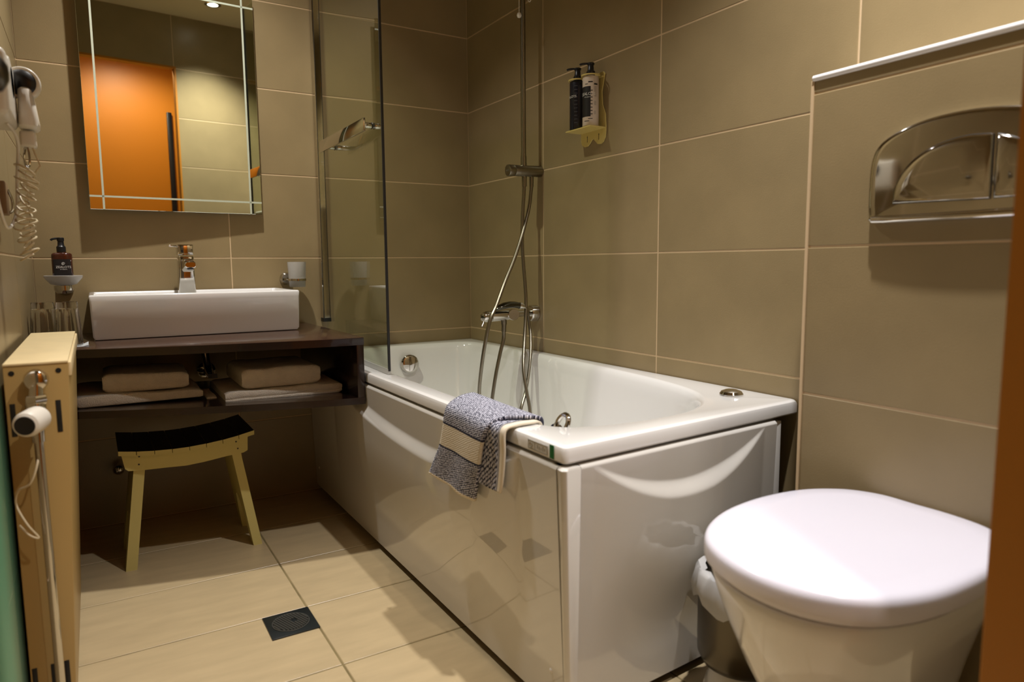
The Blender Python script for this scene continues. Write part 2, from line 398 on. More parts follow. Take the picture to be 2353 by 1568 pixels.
# ------------------------------------------------------------------ vanity
vf = [(-1.545, -.487), (-1.44, -.517), (-1.29, -.562), (-1.14, -.600), (-.99, -.628), (-.89, -.645), (-.80, -.656), (-.712, -.661)]
def vy(x):
    for (a, b), (c, d) in zip(vf, vf[1:]):
        if x <= c: return b + (d-b)*(x-a)/(c-a)
    return vf[-1][1]
zbt = lambda x: .455 + .017*min(1, max(0, (-.712-x)/.73))
v = empty('vanity_shelf', 'dark brown wall hung vanity shelf with open compartment under the sink', 'vanity shelf', (-1.13, 0, .455))
def vtop(bm):
    poly = [(-1.545, -.002), (-.712, -.002)] + vf[::-1]
    add_prism(bm, [(a, b) for a, b in poly], 'z', .636, .657, .0015)
wpart('countertop', WTOP, v, vtop)
def vfront(bm):
    for (a, b), (c, d) in zip(vf, vf[1:]): pass
    # a thin edge band that follows the bowed front
    rings = []
    for x, y in vf:
        rings.append([(x, y-.001, .634), (x, y-.001, .6555), (x, y+.014, .6555), (x, y+.014, .634)])
    add_rings(bm, rings)
wpart('edge_band', WENGE, v, vfront)
def vbot(bm):
    rings = []
    for x, y in vf:
        z = zbt(x); rings.append([(x, y, z), (x, y, z+.020), (x, -.12, z+.020), (x, -.12, z)])
    add_rings(bm, rings)
wpart('bottom_shelf', WENGE, v, vbot)
def vside(x0, x1):
    def f(bm): add_box(bm, x0, x1, vy((x0+x1)/2)+.001, -.003, zbt(x0)+.001, .6345, .001)
    return f
wpart('side_panel', WENGE, v, vside(-.734, -.712)); wpart('side_panel', WENGE, v, vside(-1.545, -1.525))

# ------------------------------------------------------------------ sink + faucet
s = empty('sink', 'white rectangular countertop sink on the dark vanity', 'sink', (-1.105, -.16, .657))
def sinkf(bm):
    X0, X1, Y0, Y1, Z0, Z1 = -1.404, -.806, -.312, -.004, .6575, .7900
    def rr(i, z, iy0=None, iy1=None, r=.006, n=4):
        x0, x1, y0, y1 = X0+i, X1-i, Y0+(iy0 if iy0 is not None else i), Y1-(iy1 if iy1 is not None else i); o = []
        for cx, cy, a in ((x0+r, y0+r, 180), (x1-r, y0+r, 270), (x1-r, y1-r, 0), (x0+r, y1-r, 90)):
            for k in range(n+1):
                an = math.radians(a+90*k/n); o.append((cx+r*math.cos(an), cy+r*math.sin(an), z))
        return o
    rings = [rr(.014, Z0), rr(.008, Z0+.002), rr(.004, Z0+.010), rr(.001, Z1-.02), rr(0, Z1-.005), rr(.0015, Z1-.0015), rr(.004, Z1),
             rr(.013, Z1, .013, .013), rr(.0155, Z1-.002, .0155, .0155), rr(.018, Z1-.012, .018, .018, .012), rr(.018, Z1-.016, .018, .10, .012), rr(.022, Z1-.05, .022, .105, .02), rr(.035, Z1-.095, .035, .115, .03), rr(.06, Z1-.105, .06, .14, .03)]
    add_rings(bm, rings)
wpart('basin', CERAM, s, sinkf, 40)
f = empty('sink_faucet', 'chrome single lever faucet standing on the white sink', 'faucet', (-1.120, -.075, .778))
def fbody(bm):
    cx, cy = -1.121, -.075; rings = []
    for z, hw, hd in ((.7790, .027, .026), (.782, .0272, .0262), (.80, .0262, .0245), (.86, .0242, .0215), (.902, .0235, .020), (.904, .0225, .019)):
        r = .007; o = []
        for sx_, sy_, a in ((-1, -1, 180), (1, -1, 270), (1, 1, 0), (-1, 1, 90)):
            for k in range(5):
                an = math.radians(a+90*k/4); yy = cy+sy_*(hd-r)+r*math.sin(an)
                if sy_ < 0: yy -= .018*max(0, min(1, (z-.79)/.08))
                o.append((cx+sx_*(hw-r)+r*math.cos(an), yy, z))
        rings.append(o)
    add_rings(bm, rings)
wpart('body', CHROME, f, fbody, 40)
def spout(bm):
    rings = []
    for y, z0, z1, h in ((-.085, .845, .900, .019), (-.12, .856, .897, .0175), (-.16, .866, .890, .016), (-.185, .866, .886, .0155), (-.188, .868, .884, .0145)):
        xo = -1.1175 + (.085+y)*-.0; rings.append([(xo-h, y, z0+.004), (xo-h+.004, y, z0), (xo+h-.004, y, z0), (xo+h, y, z0+.004), (xo+h, y, z1-.004), (xo+h-.004, y, z1), (xo-h+.004, y, z1), (xo-h, y, z1-.004)])
    add_rings(bm, rings)
wpart('spout', CHROME, f, spout, 40)
wpart('aerator', BLACK, f, lambda b: add_lathe(b, [(.010, 0), (.010, .006), (.008, .008)], (-1.1175, -.176, .868), (0, -.2, -1), 20))
def lever(bm):
    add_box(bm, -1.1455, -1.0975, -.108, -.052, .908, .9430, .004)
hd = wpart('lever_head', CHROME, f, lever, 40)
wpart('lever_pin', CHROME, hd, lambda b: add_cyl(b, (-1.140, -.095, .937), (-1.170, -.100, .9385), .0032, n=14, bev=.001), root=f)
wpart('set_screw', BLACK, hd, lambda b: add_lathe(b, [(.0035, 0), (.0035, .001), (.001, .001)], (-1.132, -.108, .921), (0, -1, 0), 14), root=f)

# ------------------------------------------------------------------ mirror
ma = math.radians(3.25)
m_ = empty('wall_mirror', 'frameless rectangular wall mirror with etched border lines above the sink', 'mirror', (-.855, -.022, 1.054))
m_.rotation_euler = (0, 0, ma)
MW, MH = .528, .745
mesh_obj('glass', (lambda b: (add_box(b, -MW, 0, -.005, 0, 0, MH, .0008, 1), b)[1])(bmesh.new()), MIRR, m_)
mesh_obj('backing', (lambda b: (add_box(b, -MW+.03, -.03, .0005, .016, .03, MH-.03), b)[1])(bmesh.new()), BLACK, m_)
for a in ((-.041, -.035, 0, MH), (-MW+.035, -MW+.041, 0, MH)):
    mesh_obj('etched_line', (lambda b: (add_box(b, a[0], a[1], -.0056, -.0048, a[2], a[3]), b)[1])(bmesh.new()), FROSTLINE, m_)
for a in ((.038, .044), (MH-.044, MH-.038)):
    mesh_obj('etched_line', (lambda b: (add_box(b, -MW, 0, -.0056, -.0048, a[0], a[1]), b)[1])(bmesh.new()), FROSTLINE, m_)

# ------------------------------------------------------------------ glass bath screen
G0, G1 = Vector((-.632, -.012)), Vector((-.663, -.738))
sc = empty('bath_screen', 'clear glass bath screen with chrome wall profile beside the sink', 'shower screen', (-.645, 0, .55))
def gl_box(bm, a, b, th, z0, z1, s0=0, s1=1):
    d = (b-a); n = Vector((-d.y, d.x)).normalized()*th/2; p, q = a+d*s0, a+d*s1
    add_prism(bm, [tuple(p-n), tuple(q-n), tuple(q+n), tuple(p+n)], 'z', z0, z1)
wpart('glass_panel', GLASS, sc, lambda b: gl_box(b, G0, G1, .006, .560, 2.0, .02, .995), None)
lab(wpart('edge_seal', RUBBER, sc, lambda b: gl_box(b, G0, G1, .007, .560, 2.0, .994, 1.0005), None), 'dark outer glass edge')
wpart('bottom_seal', CHROME if False else FROST, sc, lambda b: gl_box(b, G0, G1, .010, .5505, .566, .1, .998), None)
def prof(bm):
    add_prism(bm, [(-.650, -.002), (-.650, -.030), (-.646, -.034), (-.626, -.034), (-.622, -.030), (-.622, -.002)], 'z', .659, 2.0)
wpart('wall_profile', CHROME, sc, prof, 30)
wpart('profile_groove', RUBBER, sc, lambda b: (add_box(b, -.6475, -.6460, -.0352, -.033, .659, 2.0), add_box(b, -.6250, -.6235, -.0352, -.033, .659, 2.0)), None)
wpart('profile_cap', RUBBER, sc, lambda b: add_box(b, -.651, -.621, -.036, -.001, .6575, .672, .001), None)
tb = empty('screen_towel_bar', 'flat chrome towel bar mounted on the glass bath screen', 'towel bar', (-.69, -.45, 1.27))
wpart('bar', CHROME, tb, lambda b: add_box(b, -.6960, -.6900, -.672, -.222, 1.255, 1.293, .0012))
for y in (-.650, -.232):
    xg = -.632 - .031*(-y/.726)
    pst = wpart('post', CHROME, tb, lambda b: add_cyl(b, (-.6901, y, 1.276), (xg-.0045, y, 1.276), .0085, n=24, bev=.001))
    wpart('gasket', RUBBER, pst, lambda b: (add_cyl(b, (xg-.0045, y, 1.276), (xg-.0031, y, 1.276), .0095, n=24), add_cyl(b, (xg+.0031, y, 1.276), (xg+.0045, y, 1.276), .0095, n=24)), root=tb)
    wpart('end_cap', CHROME, pst, lambda b: add_cyl(b, (xg+.0045, y, 1.276), (xg+.022, y, 1.276), .0085, n=24, bev=.003), root=tb)

# ------------------------------------------------------------------ stool
sl = empty('wooden_stool', 'small cream painted wooden step stool with slatted dished seat under the vanity', 'stool', (-1.18, -.33, 0))
def seat_z(x): # top of the seat: dished curve
    u = (x+1.180)/.178; return .3465 + .018*u*u + .006*u
def seat_pt(x, dz=0): return seat_z(x)+dz
NS = 8; xs = [-1.362 + (.364)*i/NS for i in range(NS+1)]
for i in range(NS):
    a, b_ = xs[i]+.0008, xs[i+1]-.0008
    def sf(bm, a=a, b_=b_, i=i):
        j = .0012*random.uniform(-1, 1)
        rings = []
        for y in (-.462, -.195):
            rings.append([(a, y+j, seat_z(a)-.013), (b_, y+j, seat_z(b_)-.013), (b_, y+j, seat_z(b_)), (a, y+j, seat_z(a))])
        add_rings(bm, rings)
        bmesh.ops.recalc_face_normals(bm, faces=bm.faces)
        for f_ in bm.faces: f_.material_index = 1 if f_.normal.z > .7 else 0  # upward faces take the dark brown, the others cream
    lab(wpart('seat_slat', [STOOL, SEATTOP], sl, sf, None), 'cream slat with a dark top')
def apron(y0, y1):
    def f_(bm):
        top = [(-1.354 + .338*k/12) for k in range(13)]
        poly = [(x, seat_z(x)-.0135) for x in top][::-1]
        bot = [(-1.347, .303), (-1.339, .296), (-1.30, .2925), (-1.24, .2905), (-1.19, .288), (-1.14, .2915), (-1.08, .299), (-1.03, .303), (-1.018, .309)]
        add_prism(bm, poly + bot, 'y', y0, y1)
    return f_
wpart('apron', STOOL, sl, apron(-.448, -.430)); wpart('apron', STOOL, sl, apron(-.228, -.210))
for (yy) in (-.449,):
    for (x, z) in ((-1.31, .334), (-1.312, .311), (-1.050, .340), (-1.046, .318)):
        wpart('nail_mark', SEATTOP, sl, lambda b: add_lathe(b, [(.0025, 0), (.0025, .0006), (.0005, .0006)], (x, yy+.001, z), (0, -1, 0), 10))
def stool_leg(sgn):
    # board with an arched cut-out, splayed outwards; profile in (y, h)
    prof_ = [(-.440, .335), (-.440, .0), (-.398, .0), (-.392, .035), (-.382, .07), (-.365, .110), (-.345, .135), (-.325, .142), (-.305, .135), (-.285, .110), (-.268, .07), (-.258, .035), (-.252, .0), (-.212, .0), (-.212, .335)]
    def f_(bm):
        def P(y, h, off):
            k = (.335-h)/.335
            xin = (-1.292 - .042*k) if sgn < 0 else (-1.068 + .055*k)
            return (xin + off, y, h)
        th = -.029*1 if sgn < 0 else .026
        add_rings(bm, [[P(y, h, 0) for y, h in prof_], [P(y, h, th) for y, h in prof_]])
        bmesh.ops.triangulate(bm, faces=[f2 for f2 in bm.faces if len(f2.verts) > 4])
    return f_
wpart('leg', STOOL, sl, stool_leg(-1), None); wpart('leg', STOOL, sl, stool_leg(1), None)

# ------------------------------------------------------------------ floor drain
d = empty('floor_drain', 'square black plastic floor drain with round grate in the floor tiles', 'drain', (-1.031, -.985, 0))
def dframe(bm):
    add_box(bm, -.056, .056, -.058, .058, .0004, .0035, .001)
mesh_obj('frame', (lambda b: (dframe(b), b)[1])(bmesh.new()), DRAINM, d, 30)
def dgrate(bm):
    pts = [(.043*math.cos(2*PI*k/40), .043*math.sin(2*PI*k/40), .0045) for k in range(41)]
    add_tube(bm, pts, .0014, 6, smooth=False)
    for k in range(-6, 7):
        q = k*.0064; L = math.sqrt(max(.041**2-q*q, 0))
        c, s_ = math.cos(.35), math.sin(.35)
        if k > 0:
            segs = [(-L, -.008), (.008, L)] if k < 3 else [(-L, L)]
        else: segs = [(-L, L)]
        for a, b2 in segs:
            add_tube(bm, [(q*c - a*s_, q*s_ + a*c, .0050), (q*c - b2*s_, q*s_ + b2*c, .0050)], .0022, 6, smooth=False)
mesh_obj('grate', (lambda b: (dgrate(b), b)[1])(bmesh.new()), GRATEM, d, 40)

# ------------------------------------------------------------------ toilet
tl = empty('toilet', 'white ceramic toilet with closed rounded lid by the tiled cistern wall', 'toilet', (-.4, -2.0, 0))
lidp = [(-.156,-1.99),(-.156,-1.93),(-.177,-1.881),(-.212,-1.849),(-.258,-1.826),(-.319,-1.814),(-.39,-1.812),(-.473,-1.825),(-.542,-1.854),(-.589,-1.893),(-.617,-1.943),(-.630,-1.996),(-.628,-2.053),(-.613,-2.098),(-.583,-2.138),(-.54,-2.167),(-.479,-2.186),(-.41,-2.192),(-.326,-2.190),(-.25,-2.180),(-.2,-2.155),(-.168,-2.11),(-.156,-2.05)]
lp = [(p.x, p.y) for p in catmull([(a, b, 0) for a, b in lidp], 5, True)]
def lring(ins, z, cx=-.40, cy=-2.0, dx=0, sy=1.0):
    o = []
    for x, y in lp:
        L = math.hypot(x-cx, y-cy); k = 1-ins/L
        xx = cx+(x-cx)*k; o.append((min(xx+dx*(1 if x < -.2 else 0), -.156+0*ins), cy+(y-cy)*k*sy, z))
    return o
def lidf(bm):
    add_rings(bm, [lring(.012, .404), lring(.001, .405), lring(0, .408), lring(0, .428), lring(.002, .434), lring(.007, .4385), lring(.015, .4405), lring(.05, .4415), lring(.11, .442), lring(.16, .4425)])
wpart('lid', LIDM, tl, lidf, 50)
wpart('seat', LIDM, tl, lambda bm: add_rings(bm, [lring(.018, .392), lring(.014, .394), lring(.012, .403)]), 50)
def bowl(bm):
    def br(z, k, kx, ins=0):
        o = []
        for x, y in lp:
            yy = -2.0+(y+2.0)*k; xx = -.156+(x+.156)*kx; o.append((xx, yy, z))
        return o
    add_rings(bm, [br(0, .50, .66), br(.012, .52, .68), br(.05, .50, .67), br(.10, .51, .70), br(.17, .575, .78), br(.24, .68, .865), br(.31, .80, .93), br(.36, .89, .965), br(.388, .93, .98), br(.391, .925, .975)])
wpart('bowl', CERAM, tl, bowl, 60)

# flush plate
fp = empty('flush_plate', 'large chrome flush plate with curved top on the tiled cistern wall', 'flush plate', (BX, -2.0, 1.03))
oc = [(-1.876,.952),(-1.874,1.00),(-1.876,1.045),(-1.884,1.070),(-1.90,1.086),(-1.93,1.100),(-1.97,1.110),(-2.02,1.114),(-2.07,1.112),(-2.12,1.104),(-2.16,1.092),(-2.178,1.078),(-2.186,1.05),(-2.188,1.0),(-2.186,.952),(-2.17,.942),(-2.03,.940),(-1.89,.942)]
def opoly(cur, sc_, ry, rz, per=5):
    return [(ry+(p.x-ry)*sc_[0], rz+(p.y-rz)*sc_[1]) for p in catmull([(a, b, 0) for a, b in cur], per, True)]
def plate(bm):
    rings = []
    for dx, k in ((-.0005, 1.0), (-.012, 1.0), (-.016, .990), (-.018, .965), (-.0185, .90), (-.0185, .3)):
        rings.append([(BX+dx, y, z) for y, z in opoly(oc, (k, k), -2.03, 1.02)])
    add_rings(bm, rings)
    # rounded lower lip
    add_tube(bm, [(BX-.014, -1.884, .946), (BX-.016, -1.93, .9445), (BX-.017, -2.03, .944), (BX-.016, -2.13, .9445), (BX-.014, -2.180, .946)], .0075, 12)
wpart('plate', CHROME, fp, plate, 45)
bt = [(-1.923,.972),(-1.926,1.00),(-1.942,1.030),(-1.968,1.052),(-2.00,1.065),(-2.04,1.071),(-2.078,1.068)]
b2 = [(-2.084,1.067),(-2.11,1.057),(-2.135,1.035),(-2.145,1.00),(-2.146,.97)]
def button(cur, lastz):
    c = [(p.x, p.y) for p in catmull([(a, b, 0) for a, b in cur], 5)] + lastz
    def f_(bm):
        cy = sum(p[0] for p in c)/len(c); cz = sum(p[1] for p in c)/len(c); rings = []
        for dx, k in ((-.0186, 1.0), (-.0205, .995), (-.0215, .975), (-.0225, .90), (-.0232, .5)):
            rings.append([(BX+dx, cy+(y-cy)*k, cz+(z-cz)*k) for y, z in c])
        add_rings(bm, rings)
    return f_, c
for cur, lz in ((bt, [(-2.079, .968)]), (b2, [(-2.084, .968)])):
    f_, c = button(cur, lz); bo = wpart('button', CHROME, fp, f_, 45)
    wpart('gap', RUBBER, bo, lambda b: add_tube(b, [(BX-.0186, y, z) for y, z in c+[c[0]]], .0013, 6, smooth=False), root=fp)

# pedal bin between toilet and tub
pb = empty('pedal_bin', 'small dark steel waste bin between the toilet and the bathtub', 'waste bin', (-.345, -1.767, 0))
part('body', DARKSTEEL, pb, lambda b: add_lathe(b, [(.020, .075), (.055, .078), (.074, .088), (.082, .105), (.083, .14), (.083, .262)], n=40), 50)
part('base', PANEL, pb, lambda b: add_lathe(b, [(.072, .001), (.074, .006), (.070, .03), (.052, .078)], n=40), 50)
def bag(b):
    rings = []
    for k, (r, z) in enumerate(((.084, .225), (.090, .215), (.094, .24), (.088, .268), (.082, .276), (.070, .272))):
        rings.append([((r+.004*math.sin(i*1.9+k))*math.cos(2*PI*i/36), (r+.004*math.sin(i*1.9+k))*math.sin(2*PI*i/36), z+(.012*math.sin(i*.9) if k < 2 else .004*math.sin(i*1.3))) for i in range(36)])
    add_rings(b, rings, caps=False)
part('bag_rim', BAG, pb, bag, 60)

# ------------------------------------------------------------------ radiator
rd = empty('panel_radiator', 'cream panel radiator seen end on at the left wall', 'radiator', (-1.485, -.85, .02))
ZR = .706; xb, xt, xbo = -1.533, -1.437, -1.470
def xf(z): return xbo + (xt-xbo)*(z-.02)/(ZR-.02)
def quadbox(bm, y0, y1, z0, z1, b0, f0, bev=0):
    """box whose front follows the slightly leaning panel; b0/f0 = back x and inset of the front"""
    P = [(b0, z0), (xf(z0)-f0, z0), (xf(z1)-f0, z1), (b0, z1)]
    add_prism(bm, P, 'y', y0, y1, bev)
wpart('front_panel', PVCSHADE, rd, lambda b: add_prism(b, [(xf(.02)-.012, .02), (xf(.02), .02), (xf(ZR-.02), ZR-.02), (xf(ZR-.02)-.012, ZR-.02)], 'y', -1.165, -.525, .003))
wpart('rear_panel', PVCSHADE, rd, lambda b: add_box(b, xb, xb+.012, -1.165, -.525, .02, ZR-.02, .003))
SLZ = [(.578, .636), (.092, .150)]
def endplate(y0, y1):
    def f_(bm): quadbox(bm, y0, y1, .02, ZR-.004, xb, .0, .0015)
    return f_
ep = wpart('end_plate', PVCSHADE, rd, endplate(-1.180, -1.172)); wpart('end_plate', PVCSHADE, rd, endplate(-.528, -.520))
for zz in SLZ:
    for u in (.10, .53, .84):
        x = xb + (xf(zz[0])-xb)*u
        wpart('slot', RUBBER, ep, lambda b: add_box(b, x-.004, x+.004, -1.1808, -1.1795, zz[0], zz[1], .0005), root=rd)
for u in (.12, .83):
    x = xb + (xt-xb)*u
    wpart('screw_hole', RUBBER, ep, lambda b: add_lathe(b, [(.0045, 0), (.0045, .0008), (.001, .0008)], (x, -1.18, .689), (0, -1, 0), 14), root=rd)
lab(wpart('top_grille', PVCLIT, rd, lambda b: (add_box(b, xb, xt-.001, -1.182, -.519, ZR-.004, ZR, .0012), add_box(b, xt-.006, xt+.003, -1.165, -.53, ZR-.03, ZR-.005, .002))), 'cream top cover, light on it put into a paler colour')
vl = lab(wpart('valve', CHROME, rd, lambda b: (add_lathe(b, [(.0, 0), (.010, .0), (.0165, .006), (.019, .016), (.0165, .026), (.010, .030)], (-1.486, -1.180, .677), (0, -1, 0), 28), add_cyl(b, (-1.486, -1.200, .672), (-1.488, -1.204, .640), .010, .012, 24), add_lathe(b, [(.015, 0), (.0175, .004), (.0175, .012), (.015, .016)], (-1.487, -1.203, .652), (0, 0, -1), 6), add_cyl(b, (-1.489, -1.204, .640), (-1.489, -1.204, .60), .0155, .0145, 24, .003), add_cyl(b, (-1.489, -1.204, .618), (-1.488, -1.235, .616), .012, .012, 20)), 40), 'chrome valve')
hdn = wpart('thermostat_knob', WHITEP, vl, lambda b: add_lathe(b, [(.016, 0), (.0205, .004), (.0215, .012), (.0215, .040), (.020, .046), (.016, .049), (.013, .049)], (-1.484, -1.228, .617), (-.38, -1, -.08), 32), root=rd)
wpart('knob_face', BLACK, vl, lambda b: add_lathe(b, [(.0155, 0), (.0155, .002), (.001, .001)], (-1.501, -1.2735, .6133), (-.38, -1, -.08), 28), root=rd)
lab(wpart('pipe', CHROME, rd, lambda b: (add_cyl(b, (-1.489, -1.204, .602), (-1.489, -1.204, .57), .010, .010, 20), add_cyl(b, (-1.489, -1.204, .58), (-1.489+.002, -1.204, .001), .0075, None, 16)), 40), 'chrome supply pipe')
wpart('wire', CREAMP, rd, lambda b: add_tube(b, [(-1.490, -1.19, .56), (-1.494, -1.215, .53), (-1.506, -1.215, .50), (-1.524, -1.2, .487), (-1.53, -1.19, .46), (-1.515, -1.215, .43), (-1.500, -1.218, .404), (-1.512, -1.218, .41), (-1.527, -1.2, .425)], .0018, 8))

# ------------------------------------------------------------------ hair dryer on the left wall
hx = empty('hair_dryer', 'white wall mounted hair dryer with coiled cord at the left wall', 'hair dryer', (-1.52, -.93, 1.14))
wpart('wall_unit', WHITEP, hx, lambda b: (add_box(b, -1.545, -1.497, -1.09, -.895, 1.142, 1.262, .014, 4), add_lathe(b, [(.052, 0), (.052, .035), (.045, .046), (.03, .048)], (-1.545, -.98, 1.222), (1, 0, 0), 32)), 40)
def handset(b):
    rings = []
    for z, hw, hd_ in ((1.146, .014, .036), (1.149, .0175, .040), (1.16, .0175, .040), (1.218, .0125, .036), (1.2225, .009, .030)):
        o = []
        for k in range(24):
            a = 2*PI*k/24; c, s_ = math.cos(a), math.sin(a)
            o.append((-1.479+hw*abs(c)**.5*(1 if c > 0 else -1)+(.0 if z < 1.2 else -.002), -.915+hd_*abs(s_)**.6*(1 if s_ > 0 else -1), z))
        rings.append(o)
    add_rings(b, rings)
hs = wpart('handset', WHITEP, hx, handset, 50)
def dome(b):
    add_lathe(b, [(0, -.03), (.018, -.027), (.028, -.015), (.031, 0), (.031, .010), (.029, .012), (.026, .012)], (-1.484, -.925, 1.232), (-.15, -1, .05), 32)
wpart('fan_dome', WHITEP, hs, dome, 50, root=hx)
wpart('air_inlet', BLACK, hs, lambda b: add_lathe(b, [(.0265, 0), (.024, .004), (.012, .009), (0, .010)], (-1.4855, -.935, 1.232), (-.15, -1, .05), 28), 50, root=hx)
wpart('cord_socket', WHITEP, hx, lambda b: add_box(b, -1.497, -1.470, -.925, -.885, 1.112, 1.143, .005, 3))
wpart('hanging_loop', CHROME, hx, lambda b: add_tube(b, [(-1.489, -.912, 1.113), (-1.492, -.918, 1.09), (-1.490, -.915, 1.074), (-1.485, -.91, 1.076), (-1.484, -.908, 1.095), (-1.486, -.91, 1.112)], .0022, 8))
def coil(b):
    pts = [(-1.478, -.905, 1.113), (-1.474, -.905, 1.10), (-1.467, -.90, 1.078)]
    N = 15*12
    for k in range(N):
        tt = k/N; a = 2*PI*k/12
        r = .0145 + .003*math.sin(tt*13) + .0045*math.sin(k*.23+1)
        zz = 1.076 - .188*tt - .009*math.sin(a+1.0+tt*4)
        pts.append((-1.492 - .010*tt + r*math.cos(a) + .003*math.sin(tt*9), -.902 + r*math.sin(a), zz))
    add_tube(b, pts, .0020, 6, smooth=False)
wpart('coiled_cord', CREAMP, hx, coil, 60)
wpart('mains_cord', WHITEP, hx, lambda b: add_tube(b, [(-1.51, -1.0, 1.143), (-1.50, -.93, 1.12), (-1.508, -.90, 1.05), (-1.515, -.89, .98), (-1.528, -.95, .95), (-1.535, -1.0, 1.02), (-1.53, -1.05, 1.143)], .003, 8), 60)
hk = empty('coat_hook', 'dark round metal coat hook on the left wall near the doorway', 'hook', (-1.545, -1.5, 1.121))
part('stem', DARKSTEEL, hk, lambda b: add_cyl(b, (0, 0, 0), (.05, 0, 0), .006))
part('knob', DARKSTEEL, hk, lambda b: add_lathe(b, [(.008, 0), (.022, .004), (.027, .014), (.023, .026), (.010, .034), (0, .035)], (.044, 0, 0), (1, 0, 0), 32), 50)
wbk = empty('wall_bracket', 'small tan bracket fixed to the left wall below the hair dryer', 'bracket', (-1.546, -.88, 1.01))
part('plate', TAN, wbk, lambda b: add_box(b, .001, .018, -.03, .03, -.032, .034, .003))
part('hook', CHROME, wbk, lambda b: add_tube(b, [(.018, .01, .02), (.024, .014, .0), (.024, .014, -.02), (.018, .01, -.028)], .0025, 8))

# ------------------------------------------------------------------ soap dish, amber bottle, tumbler holder, tumblers
sd = empty('soap_dish', 'frosted glass soap dish on a chrome wall holder left of the mirror', 'soap dish', (-1.467, -.085, .80))
wpart('dish', FROST, sd, lambda b: add_lathe(b, [(.022, .816), (.034, .819), (.050, .838), (.0515, .845), (.049, .846), (.034, .828), (.0, .826)], (-1.467, -.085, 0), (0,0,1), 40, 1, 1), 50)
wpart('holder', CHROME, sd, lambda b: (add_lathe(b, [(.0, 0), (.024, 0), (.024, .004), (.018, .014)], (-1.467, -.001, .805), (0, -1, 0), 32), add_cyl(b, (-1.467, -.012, .803), (-1.467, -.065, .803), .006), add_lathe(b, [(.024, -.003), (.027, -.003), (.027, .012), (.024, .012)], (-1.467, -.085, .803), (0,0,1), 32), add_lathe(b, [(.001, 0), (.020, .002), (.026, .012), (.026, .013)], (-1.467, -.085, .789), (0,0,1), 32)), 40)
ab = empty('hand_wash_bottle', 'amber pump bottle with black label standing on the frosted soap dish', 'pump bottle', (-1.467, -.085, .8275))
def abody(b):
    rings = []
    for z, k in ((.0005, .92), (.003, 1), (.078, 1), (.083, .97), (.0865, .80), (.088, .45), (.092, .42)):
        o = []
        for q in range(40):
            a = 2*PI*q/40; c, s_ = math.cos(a), math.sin(a)
            o.append((.0275*k*abs(c)**.75*(1 if c > 0 else -1), .0185*k*abs(s_)**.75*(1 if s_ > 0 else -1), z+.001))
        rings.append(o)
    add_rings(b, rings)
part('bottle', AMBER, ab, abody, 50)
lbm = part('label', LABEL, ab, lambda b: add_rings(b, [[((-.0225+.045*q/12), -.0189-.0006+.0045*((-.0225+.045*q/12)/.0275)**4*1.2, z) for q in range(13)] for z in (.004, .068)], caps=False, closed=False), None)
part('pump', BLACK, ab, lambda b: (add_lathe(b, [(.0125, .091), (.0125, .106), (.009, .110), (.008, .123), (.0095, .124), (.0095, .133), (.008, .1345)], n=24), add_tube(b, [(.006, 0, .131), (-.010, 0, .1315), (-.022, 0, .129), (-.0245, 0, .125)], .0032, 8)), 40)
text_mesh('lettering', 'ZEALOTS', .0095, INK, ab, (.003, -.0203, .044), (1,0,0), (0,0,1))
text_mesh('lettering', 'of nature', .0050, INK, ab, (.003, -.0203, .0375), (1,0,0), (0,0,1))
text_mesh('lettering', 'REVITALIZING\nHAND WASH', .0030, INK, ab, (.003, -.0203, .0135), (1,0,0), (0,0,1))
def emblem(b):
    for k in range(3): add_tube(b, [(.003+(.0042-.0012*k)*math.cos(2*PI*q/20+k), -.0203, .0545+(.0042-.0012*k)*math.sin(2*PI*q/20+k)) for q in range(15+k*2)], .00035, 5, smooth=False)
part('emblem', INK, ab, emblem, None)

th = empty('tumbler_holder', 'frosted glass tumbler in a chrome wall holder right of the mirror', 'tumbler holder', (-.75, -.07, .79))
wpart('tumbler', FROST, th, lambda b: add_lathe(b, [(.026, .7935), (.0285, .796), (.0325, .884), (.0305, .884), (.0265, .799), (.001, .798)], (-.752, -.072, 0), (0,0,1), 36), 50)
wpart('holder', CHROME, th, lambda b: (add_lathe(b, [(.0, 0), (.0235, 0), (.0235, .004), (.017, .013)], (-.775, -.001, .823), (0, -1, 0), 32), add_cyl(b, (-.772, -.012, .822), (-.762, -.045, .819), .0055), add_lathe(b, [(.0302, -.0035), (.0318, -.0035), (.0318, .0045), (.0302, .0045)], (-.752, -.072, .819), (0,0,1), 36)), 40)

for k, (x, y, nm) in enumerate(((-1.456, -.405, 'clear fluted glass tumbler upside down, the one nearest the white sink'), (-1.511, -.385, 'clear fluted glass tumbler upside down, the one nearest the left wall'))):
    cu = empty('glass_tumbler', nm, 'tumbler', (x, y, .6592), 'glass tumblers on the vanity')
    def cup(b):
        n = 48; rings = []
        for r, z in ((.0325, .0), (.0325, .004), (.0305, .05), (.0275, .09), (.0262, .108), (.0262, .116), (.0250, .1185)):
            o = []
            for q in range(n):
                fl_ = .0009*math.cos(q*PI/2) if .004 < z < .1 else 0
                a = 2*PI*q/n; o.append(((r+fl_)*math.cos(a), (r+fl_)*math.sin(a), z))
            rings.append(o)
        R1 = add_rings(b, rings, caps=False); b.faces.new(R1[-1])
        rings = [[((r)*math.cos(2*PI*q/n), (r)*math.sin(2*PI*q/n), z) for q in range(n)] for r, z in ((.0305, .0), (.0282, .05), (.0250, .09), (.0235, .100), (.001, .101))]
        R2 = add_rings(b, rings, caps=False)
        for q in range(n): b.faces.new((R1[0][q], R1[0][(q+1) % n], R2[0][(q+1) % n], R2[0][q]))
    part('cup', TUMB, cu, cup, 60)
